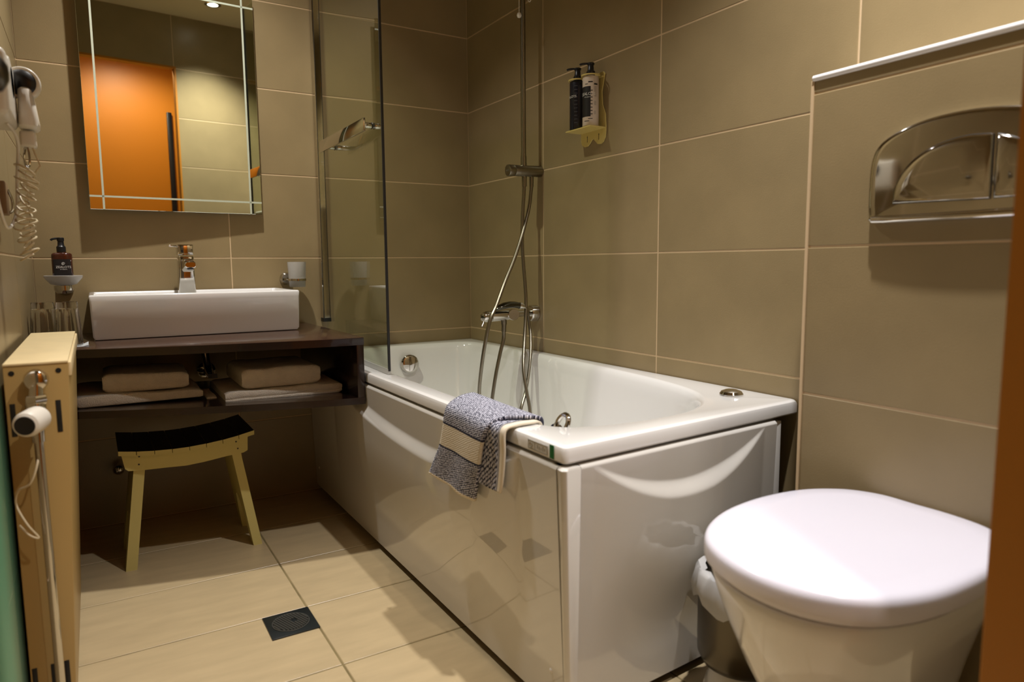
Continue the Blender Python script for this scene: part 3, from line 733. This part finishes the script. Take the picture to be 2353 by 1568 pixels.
for k, (x, y, r, nm) in enumerate(((-1.4555, -.4125, .5, 'crumpled white paper coaster under the tumbler nearest the sink'), (-1.5105, -.375, .1, 'white paper coaster under the tumbler nearest the left wall'))):
    def cr(b):
        G = [[b.verts.new((-.034+.068*i/12 if k == 1 else -.034+.078*i/12, -.036+.072*j/12, .0006+.0006*random.random() + (.006*(max(0, i-10)/2)*(.5+.5*math.sin(j*1.3)) if k == 0 else 0))) for j in range(13)] for i in range(13)]
        for i in range(12):
            for j in range(12): b.faces.new((G[i][j], G[i+1][j], G[i+1][j+1], G[i][j+1]))
        bmesh.ops.solidify(b, geom=b.faces[:], thickness=.0004)
    o = part('paper_coaster', PAPER, None, cr, None); o.location = (x, y, .6575); tag(o, nm, 'coaster', 'paper coasters under the tumblers')

# ------------------------------------------------------------------ plumbing below the sink
tp = empty('sink_drain_trap', 'chrome sink drain trap behind the towels', 'drain trap', (-1.07, -.1, .5))
wpart('wall_flange', CHROME, tp, lambda b: add_lathe(b, [(.030, 0), (.030, .004), (.018, .012)], (-1.066, -.001, .503), (0, -1, 0), 32), 40)
wpart('pipe', CHROME, tp, lambda b: add_tube(b, [(-1.066, -.01, .503), (-1.066, -.08, .503), (-1.070, -.115, .512), (-1.08, -.13, .55), (-1.085, -.13, .62)], .013, 14), 50)
wpart('tag', PAPER, tp, lambda b: add_box(b, -1.078, -1.048, -.134, -.133, .492, .508))
wpart('water_valve', CHROME, tp, lambda b: (add_cyl(b, (-1.23, -.001, .53), (-1.23, -.06, .53), .010), add_cyl(b, (-1.25, -.05, .53), (-1.21, -.05, .535), .008)), 40)
bvv = empty('wall_valve', 'round chrome valve cap on the back wall behind the stool', 'valve', (-1.357, -.03, .2))
part('knob', CHROME, bvv, lambda b: add_lathe(b, [(.016, 0), (.018, .004), (.017, .020), (.010, .028), (0, .029)], (0, 0, 0), (0, -1, 0), 28), 50)
part('stem', CHROME, bvv, lambda b: add_cyl(b, (0, .029, 0), (0, 0, 0), .007), 40)

# ------------------------------------------------------------------ folded towels
def folded(name, label, x0, x1, y0, y1, z0, z1, layers, seed, rot=0, tilt=0.0, rolled=False):
    """stack of folded layers, front edge rounded like a fold"""
    bm = bmesh.new(); W, D, H = x1-x0, y1-y0, z1-z0; nx, rnd = 36, random.Random(seed)
    for L in range(layers):
        h0 = H*L/layers; h1 = H*(L+1)/layers; hh = h1-h0; inx = rnd.uniform(0, .008); iny = rnd.uniform(0, .006) if L else 0
        prof_ = []
        for k in range(9):
            a = -PI/2 - PI*k/8; prof_.append((iny + hh/2*(1+.9*math.cos(a)), h0 + hh/2 + hh/2*math.sin(a)*-1*-1))
        prof_ = []
        for k in range(17):
            a = PI*(k/16-.5); cc_, ss_ = abs(math.cos(a))**.55, math.sin(a)
            prof_.append((iny + hh*.28*(1-cc_) + .0045*math.exp(-((ss_+.15)/.10)**2)*(1 if H > .03 else 0), h0 + hh/2 + hh/2*math.copysign(abs(ss_)**.8, ss_)))
        for k in range(1, 9): prof_.append((iny+hh*.5 + (D-iny-hh)*k/8, h1))
        for k in range(1, 5): prof_.append((D - .0, h1 - hh*k/4*.98))
        for k in range(1, 8): prof_.append((D - (D-hh*.5-iny)*k/8, h0+.0002))
        rings = []
        for i in range(nx+1):
            u = i/nx; e = min(u, 1-u)*W; r = hh*.45; sq = math.sqrt(max(0, 1-(1-min(e/r, 1))**2)) if e < r else 1
            sq = .70+.30*sq**1.5
            rings.append([(-W/2+inx + u*(W-2*inx), -D/2 + y + (1-sq)*.004, (h0+hh/2) + (z-h0-hh/2)*sq) for y, z in prof_])
        add_rings(bm, rings)
    for v_ in bm.verts:
        p = v_.co*14 + Vector((seed*3.1, 0, 0)); n = mnoise.noise(p); n2 = mnoise.noise(v_.co*60+Vector((seed, 1, 2)))
        k = min(1, v_.co.z/(H*.3))
        v_.co.z += (n*.0035 + n2*.0009)*k - tilt*k*(v_.co.x/W)
        v_.co.y += (n*.002 + n2*.0008)
        v_.co.x += n2*.0008
        v_.co.z = max(v_.co.z, .0002)
    o = mesh_obj(name, bm, TERRY, None, 60); o.location = ((x0+x1)/2, (y0+y1)/2, z0); o.rotation_euler = (0, 0, rot)
    return tag(o, label, 'towel', 'folded towels on the vanity shelf')
folded('folded_towel', 'large flat folded cream towel at the bottom right of the shelf', -1.088, -.745, -.545, -.24, .4755, .5085, 1, 1, 0, -.0)
folded('folded_towel', 'thick folded cream towel on top of the right pile', -1.045, -.800, -.530, -.26, .5095, .5690, 1, 2, .0, .0)
folded('folded_towel', 'large flat folded cream towel at the bottom left of the shelf', -1.455, -1.135, -.475, -.20, .4925, .5190, 1, 3, 0, .012)
folded('folded_towel', 'small thick folded cream towel on top of the left pile', -1.385, -1.165, -.455, -.22, .5215, .5720, 1, 4, -.03, .006)
wt = folded('folded_towel', 'small corner of a flat cream towel between the two piles', -1.132, -1.094, -.47, -.30, .4780, .4880, 1, 5)

# ------------------------------------------------------------------ patterned hand towel over the tub rim
TW = bpy.data.materials.new('woven_towel'); TW.use_nodes = True
nt = TW.node_tree; bs = nt.nodes['Principled BSDF']; bs.inputs['Roughness'].default_value = .95
uv = nt.nodes.new('ShaderNodeUVMap'); sep = nt.nodes.new('ShaderNodeSeparateXYZ'); nt.links.new(uv.outputs[0], sep.inputs[0])
mp = nt.nodes.new('ShaderNodeMapping'); mp.inputs['Scale'].default_value = (1/.0062, 1/.0046, 1); mp.inputs['Rotation'].default_value = (0, 0, .5); nt.links.new(uv.outputs[0], mp.inputs[0])
vo = nt.nodes.new('ShaderNodeTexVoronoi'); vo.inputs['Scale'].default_value = 1.0; vo.inputs['Randomness'].default_value = .28; nt.links.new(mp.outputs[0], vo.inputs['Vector'])
cr_ = nt.nodes.new('ShaderNodeValToRGB'); nt.links.new(vo.outputs['Distance'], cr_.inputs[0])
cr_.color_ramp.elements[0].position = .28; cr_.color_ramp.elements[0].color = (.62, .62, .72, 1)
cr_.color_ramp.elements[1].position = .50; cr_.color_ramp.elements[1].color = (.012, .014, .035, 1)
def rng(lo, hi):
    a = nt.nodes.new('ShaderNodeMath'); a.operation = 'GREATER_THAN'; a.inputs[1].default_value = lo; nt.links.new(sep.outputs['Y'], a.inputs[0])
    b = nt.nodes.new('ShaderNodeMath'); b.operation = 'LESS_THAN'; b.inputs[1].default_value = hi; nt.links.new(sep.outputs['Y'], b.inputs[0])
    c = nt.nodes.new('ShaderNodeMath'); c.operation = 'MULTIPLY'; nt.links.new(a.outputs[0], c.inputs[0]); nt.links.new(b.outputs[0], c.inputs[1]); return c
def mixc(prev, fac, col):
    x = nt.nodes.new('ShaderNodeMix'); x.data_type = 'RGBA'; nt.links.new(fac.outputs[0], x.inputs[0]); nt.links.new(prev, x.inputs[6]); x.inputs[7].default_value = (*col, 1); return x.outputs[2]
c_ = mixc(cr_.outputs[0], rng(.192, .1965), (.010, .012, .035)); c_ = mixc(c_, rng(.1965, .245), (.62, .55, .43)); c_ = mixc(c_, rng(.245, .249), (.010, .012, .035))
c_ = mixc(c_, rng(.329, .45), (.74, .66, .52)); c_ = mixc(c_, rng(-.1, .055), (.06, .065, .12))
nt.links.new(c_, bs.inputs['Base Color'])
bp = nt.nodes.new('ShaderNodeBump'); bp.inputs['Strength'].default_value = .7; bp.inputs['Distance'].default_value = .002; bp.invert = True
nt.links.new(vo.outputs['Distance'], bp.inputs['Height']); nt.links.new(bp.outputs[0], bs.inputs['Normal'])
ht = empty('hand_towel', 'navy and white woven hand towel with cream band over the tub rim', 'towel', (-.70, -1.33, .55))
def drape(rows, th=.005, n=26, wave=.0025, seed=0):
    """rows: list of (left point, right point, v) from the inside of the tub to the outer hem"""
    bm = bmesh.new(); uvl = bm.loops.layers.uv.new('UVMap')
    Lc = catmull([r[0] for r in rows], 8); Rc = catmull([r[1] for r in rows], 8)
    acc = [0]
    for i in range(1, len(Lc)): acc.append(acc[-1] + ((Lc[i]+Rc[i])/2 - (Lc[i-1]+Rc[i-1])/2).length)
    tot = acc[-1]; G = []; UV = []
    for i, (a, b) in enumerate(zip(Lc, Rc)):
        row, ur = [], []
        for j in range(n+1):
            u = j/n; p = a.lerp(b, u)
            f_ = max(0, (acc[i]/tot-.35))
            p = p + Vector((-1, 0, 0))*(wave*math.sin(u*9+seed)*f_*2 + .004*f_*math.sin(u*PI)) + Vector((0, 0, .0010*math.sin(u*15+i*.6+seed)*f_))
            row.append(bm.verts.new(p)); ur.append((u*.22, acc[i]/tot*.335))
        G.append(row); UV.append(ur)
    for i in range(len(G)-1):
        for j in range(n):
            f_ = bm.faces.new((G[i][j], G[i+1][j], G[i+1][j+1], G[i][j+1]))
            for lp_, uvv in zip(f_.loops, (UV[i][j], UV[i+1][j], UV[i+1][j+1], UV[i][j+1])): lp_[uvl].uv = uvv
    return bm
def towel_layer(name, rows, th, seed, back=False):
    bm = drape(rows, seed=seed); bm.transform(Matrix.Translation(-ht.location))
    me = bpy.data.meshes.new(name); bmesh.ops.recalc_face_normals(bm, faces=bm.faces); bm.to_mesh(me); bm.free(); me.materials.append(TW)
    if back:
        for d_ in me.uv_layers[0].data:
            d_.uv = (d_.uv[0], .36 if d_.uv[0] > .196 else .06+d_.uv[1]*.38)
    for p in me.polygons: p.use_smooth = True
    o = bpy.data.objects.new(name, me); COL.objects.link(o); o.parent = ht
    so = o.modifiers.new('s', 'SOLIDIFY'); so.thickness = th; so.offset = 0
    return o
V = Vector
towel_layer('front_layer', [(V((-0.6120,-1.225,.500)), V((-0.6120,-1.46,.505)), 0), (V((-0.6220,-1.225,.545)), V((-0.6180,-1.475,.548)), 0), (V((-0.6400,-1.225,.5665)), V((-0.6400,-1.484,.5600)), 0), (V((-0.6750,-1.25,.5730)), V((-0.6800,-1.475,.5640)), 0), (V((-0.7050,-1.262,.5700)), V((-0.7040,-1.462,.5620)), 0), (V((-0.7320,-1.265,.553)), V((-0.7320,-1.450,.545)), 0), (V((-0.7360,-1.255,.51)), V((-0.7380,-1.435,.505)), 0), (V((-0.7370,-1.24,.465)), V((-0.7400,-1.425,.462)), 0), (V((-0.7380,-1.21,.42)), V((-0.7380,-1.41,.42)), 0), (V((-0.7400,-1.185,.383)), V((-0.7370,-1.395,.375)), 0)], .007, 1)
towel_layer('back_layer', [(V((-0.6240,-1.30,.520)), V((-0.6220,-1.485,.520)), 0), (V((-0.6360,-1.30,.550)), V((-0.6340,-1.492,.549)), 0), (V((-0.6600,-1.30,.5545)), V((-0.6600,-1.500,.5540)), 0), (V((-0.7000,-1.30,.5550)), V((-0.7000,-1.505,.5545)), 0), (V((-0.7255,-1.30,.548)), V((-0.7255,-1.506,.546)), 0), (V((-0.7265,-1.30,.50)), V((-0.7265,-1.503,.50)), 0), (V((-0.7270,-1.31,.46)), V((-0.7280,-1.497,.45)), 0), (V((-0.7280,-1.33,.425)), V((-0.7300,-1.49,.418)), 0)], .005, 3, True)

# ------------------------------------------------------------------ shower set
sh = empty('shower_riser', 'satin chrome shower riser pipe with round diverter and two hoses on the right wall', 'shower', (-.03, -.545, 1.2))
wpart('riser_pipe', SATIN, sh, lambda b: (add_cyl(b, (-.072, -.548, 1.217), (-.072, -.548, 2.22), .0088, None, 20), add_cyl(b, (-.072, -.548, 1.205), (-.072, -.548, 1.245), .0105, None, 20)), 40)
wpart('wall_mount', SATIN, sh, lambda b: add_cyl(b, (-.001, -.548, 2.1), (-.06, -.548, 2.1), .008), 40)
wpart('shower_arm', SATIN, sh, lambda b: (add_tube(b, [(-.072, -.548, 2.21), (-.085, -.548, 2.24), (-.12, -.55, 2.25), (-.32, -.56, 2.25)], .009, 12), add_lathe(b, [(.02, 0), (.10, -.02), (.10, -.03), (.001, -.031)], (-.32, -.56, 2.25), (0,0,1), 40)), 40)
dv = wpart('diverter', SATIN, sh, lambda b: (add_cyl(b, (-.0015, -.548, 1.197), (-.112, -.548, 1.194), .0195, None, 32, .0015)), 40)
wpart('diverter_knob', SATIN, dv, lambda b: (add_cyl(b, (-.1125, -.548, 1.194), (-.138, -.548, 1.193), .0200, None, 32, .002), add_cyl(b, (-.138, -.548, 1.193), (-.146, -.548, 1.192), .003)), 40, root=sh)
wpart('hose_nut', SATIN, dv, lambda b: (add_cyl(b, (-.068, -.545, 1.178), (-.068, -.545, 1.142), .0092, .0085, 16),), 40, root=sh)
wpart('hose_nut', SATIN, dv, lambda b: (add_cyl(b, (-.036, -.542, 1.178), (-.036, -.542, 1.142), .0082, .0075, 16),), 40, root=sh)
HA = [(-.068,-.545,1.145),(-.073,-.54,1.034),(-.075,-.54,.942),(-.070,-.54,.865),(-.067,-.55,.74),(-.092,-.58,.623),(-.130,-.63,.512),(-.137,-.66,.436),(-.137,-.68,.375),(-.145,-.70,.300),(-.18,-.71,.24),(-.23,-.72,.20),(-.28,-.70,.22),(-.292,-.66,.25),(-.291,-.62,.30)]
HB = [(-.036,-.542,1.145),(-.040,-.535,1.081),(-.060,-.54,1.019),(-.087,-.55,.957),(-.124,-.56,.881),(-.167,-.57,.806),(-.215,-.59,.725),(-.246,-.60,.675),(-.271,-.60,.572),(-.286,-.60,.478),(-.290,-.60,.426),(-.291,-.605,.364),(-.291,-.62,.30)]
hose = lambda pts, r=.0062: (lambda b: add_tube(b, pts, r, 12, 8))
wpart('hose', SATIN, sh, hose(HA), 60); wpart('hose', SATIN, sh, hose(HB), 60)
mx = empty('bath_mixer', 'chrome bath mixer tap with hoses below the shower riser on the right wall', 'mixer tap', (-.05, -.50, .69))
wpart('rosette', CHROME, mx, lambda b: add_lathe(b, [(.030, 0), (.030, .024), (.027, .029), (.001, .029)], (-.0015, -.513, .690), (-1, 0, 0), 36), 40)
wpart('connector', CHROME, mx, lambda b: (add_cyl(b, (-.03, -.513, .69), (-.095, -.515, .690), .012), ), 40)
bd = wpart('body', CHROME, mx, lambda b: add_cyl(b, (-.092, -.515, .690), (-.197, -.518, .687), .0195, .0195, 32, .002), 40)
wpart('end_disc', CHROME, mx, lambda b: add_lathe(b, [(.0195, 0), (.0205, .004), (.0205, .030), (.0190, .034), (.001, .034)], (-.103, -.512, .690), (-.35, -1, .0), 36), 40)
lk = wpart('lever_knob', CHROME, mx, lambda b: add_lathe(b, [(.0205, 0), (.021, .004), (.0185, .022), (.0135, .034), (.012, .035), (.001, .035)], (-.199, -.518, .687), (-1, -.25, -.05), 32), 40)
wpart('lever_pin', CHROME, lk, lambda b: add_cyl(b, (-.226, -.528, .675), (-.240, -.535, .655), .0032, .0025, 12), 40, root=mx)
wpart('hose_nut', SATIN, bd, lambda b: (add_cyl(b, (-.140, -.517, .672), (-.140, -.517, .655), .0105, None, 16), add_cyl(b, (-.140, -.517, .655), (-.141, -.517, .628), .0085, None, 16)), 40, root=mx)
HC = [(-.141,-.517,.632),(-.143,-.517,.60),(-.158,-.52,.555),(-.183,-.53,.480),(-.205,-.54,.396),(-.217,-.55,.330),(-.225,-.57,.26),(-.22,-.60,.215)]
wpart('hose', SATIN, mx, hose(HC, .0066), 60)
hsw = empty('hand_shower', 'dark chrome hand shower lying on top of the bath mixer', 'hand shower', (-.12, -.54, .72))
def handle(b):
    rings = []; P = [(-.192, -.545, .711, .010, .006), (-.180, -.545, .717, .017, .009), (-.158, -.545, .7235, .019, .0115), (-.135, -.546, .7265, .016, .012), (-.113, -.548, .726, .0125, .0115), (-.094, -.551, .7225, .0105, .0105)]
    for x, y, z, hy, hz in P: rings.append([(x, y+hy*math.cos(2*PI*k/20), z+hz*math.sin(2*PI*k/20)) for k in range(20)])
    add_rings(b, rings)
BCH = mat('dark_chrome', (.10, .095, .075), .12, 1.0)
wpart('handle', BCH, hsw, handle, 50)
wpart('collar', CHROME, hsw, lambda b: (add_cyl(b, (-.095, -.551, .7225), (-.088, -.552, .721), .0125), add_cyl(b, (-.088, -.552, .721), (-.078, -.554, .718), .0100, .0085)), 40)
HD = [(-.080,-.5535,.7185),(-.070,-.556,.712),(-.0655,-.560,.692),(-.062,-.565,.650),(-.067,-.58,.612),(-.092,-.615,.534),(-.131,-.648,.436),(-.163,-.67,.387),(-.185,-.68,.336),(-.21,-.69,.27),(-.235,-.68,.21),(-.235,-.64,.19),(-.22,-.60,.215)]
wpart('hose', SATIN, hsw, hose(HD, .0056), 60)
pc = empty('pull_cord', 'thin white pull cord with a small white ball beside the shower riser', 'pull cord', (-.1, -.569, 1.707))
part('cord', WHITEP, pc, lambda b: add_cyl(b, (0, 0, 0), (0, 0, ZC-1.708), .0012, n=8), 40)
part('ball', WHITEP, pc, lambda b: add_lathe(b, [(.001, -.009), (.006, -.007), (.0085, 0), (.006, .007), (.001, .009)], n=20), 60)
cc = empty('cord_loop', 'thin white cord loop hanging to the right of the shower riser', 'cord', (-.1, -.634, 1.73))
part('loop', WHITEP, cc, lambda b: add_tube(b, [(-.006, .008, .30), (-.005, .006, .05), (-.004, .004, .01), (0, 0, 0), (.003, -.005, .01), (.004, -.006, .05), (.005, -.007, .30), (.0, -.0, ZC-1.732)], .0013, 8), 60)

# ------------------------------------------------------------------ bottle holder and bottles
bh = empty('bottle_holder', 'cream acrylic wall holder carrying two pump bottles on the right wall', 'bottle holder', (0, -.85, 1.29))
def plate_poly():
    return [(-.792,1.293),(-.792,1.262),(-.798,1.250),(-.812,1.243),(-.826,1.244),(-.838,1.252),(-.8475,1.261),(-.856,1.263),(-.866,1.254),(-.878,1.2435),(-.892,1.242),(-.905,1.247),(-.914,1.260),(-.917,1.278),(-.917,1.293),(-.914,1.33),(-.900,1.36),(-.896,1.40),(-.906,1.435),(-.911,1.452),(-.905,1.458),(-.795,1.458),(-.790,1.452),(-.797,1.40),(-.793,1.35)]
def bhp(b):
    add_prism(b, plate_poly(), 'x', -.0055, -.0015)
wpart('wall_plate', HOLD, bh, bhp, None)
wpart('shelf', HOLD, bh, lambda b: add_box(b, -.066, -.0055, -.917, -.790, 1.2865, 1.2900, .0006), None)
def ringp(b, y):
    add_lathe(b, [(.0262, -.0018), (.0300, -.0018), (.0300, .0018), (.0262, .0018), (.0262, -.0018)], (-.040, y, 1.4435), (0,0,1), 36, caps=False)
for y in (-.819, -.886): wpart('retaining_ring', HOLD, bh, lambda b: (ringp(b, y), add_box(b, -.012, -.0055, y-.02, y+.02, 1.4417, 1.4453)), None)
for y in (-.825, -.884): wpart('keyhole', RUBBER, bh, lambda b: (add_box(b, -.0060, -.0054, y-.0008, y+.0008, 1.256, 1.276), add_lathe(b, [(.0018, 0), (.0018, .0006), (.0002, .0006)], (-.0054, y, 1.272), (-1, 0, 0), 10)), None)
def pbottle(label, y, bodym, white):
    e = empty('shower_bottle', label, 'pump bottle', (-.040, y, 1.2902), 'pump bottles in the shower holder')
    R_ = .0252
    part('bottle', bodym, e, lambda b: add_lathe(b, [(.022, .0003), (R_, .003), (R_, .145), (.0238, .150), (.012, .153), (.012, .156)], n=40), 50)
    part('pump', BLACK, e, lambda b: (add_lathe(b, [(.0135, .1535), (.0135, .166), (.0100, .170), (.0085, .185), (.0110, .187), (.0110, .192)], n=24), add_tube(b, [(-.002, .0, .190), (-.016, .009, .190), (-.026, .015, .1885), (-.029, .017, .186)], .0032, 8)), 40)
    cpt = (0, 0, 0); vd = Vector((-.81, -.58, 0))
    def patch(b, a0, a1, z0, z1, rr=R_+.0003, n=10):
        rings = []
        for z in (z0, z1): rings.append([(rr*math.cos(math.radians(a0+(a1-a0)*k/n)), rr*math.sin(math.radians(a0+(a1-a0)*k/n)), z) for k in range(n+1)])
        add_rings(b, rings, caps=False, closed=False)
    # camera looks at the bottle from azimuth about 231 degrees; larger angle = more to the right
    if white:
        part('label', LABEL, e, lambda b: patch(b, 150, 232, .028, .118), None)
        def stripes(b):
            for k in range(8): patch(b, 232, 246, .034+k*.0100, .0365+k*.0100)
            patch(b, 215, 246, .129, .1325); patch(b, 190, 212, .124, .126); patch(b, 215, 246, .0205, .0225); patch(b, 185, 222, .014, .016)
            patch(b, 256, 285, .122, .127)
        part('stripes', DARK_INK, e, stripes, None)
        def fine(b):
            for k in range(14): patch(b, 256, 276, .088+k*.0022, .0888+k*.0022)
            for k in range(6): patch(b, 256, 274, .062+k*.0022, .0628+k*.0022)
            for k in range(5): patch(b, 256, 272, .035+k*.0022, .0358+k*.0022)
            for k in range(13): patch(b, 237+ (k % 3)*2, 246, .030+k*.0065, .0306+k*.0065)
        part('small_print', GREY_INK, e, fine, None)
        a = math.radians(208)
        text_mesh('lettering', 'ZEALOTS', .0125, INK, e, (R_*math.cos(a), R_*math.sin(a), .0955), (math.sin(a)*-1, math.cos(a), 0), (0,0,1), curve=((0, 0, 0), R_+.0005))
        text_mesh('lettering', 'of nature', .0055, INK, e, (R_*math.cos(a), R_*math.sin(a), .0865), (math.sin(a)*-1, math.cos(a), 0), (0,0,1), curve=((0, 0, 0), R_+.0005))
    else:
        def st_(b):
            for k in range(11): patch(b, 208, 232, .020+k*.0112, .0228+k*.0112)
        part('stripes', GREY_INK if False else mat('faint_print', (.035, .033, .04), .5), e, st_, None)
        a = math.radians(176)
        text_mesh('lettering', 'ZEALOTS', .0105, INK, e, (R_*math.cos(a), R_*math.sin(a), .1015), (math.sin(a)*-1, math.cos(a), 0), (0,0,1), curve=((0, 0, 0), R_+.0005))
pbottle('dark navy pump bottle in the shower holder, the one farther from the toilet', -.819, NAVYB, False)
pbottle('white pump bottle with black label and stripes in the shower holder', -.886, WBOT, True)
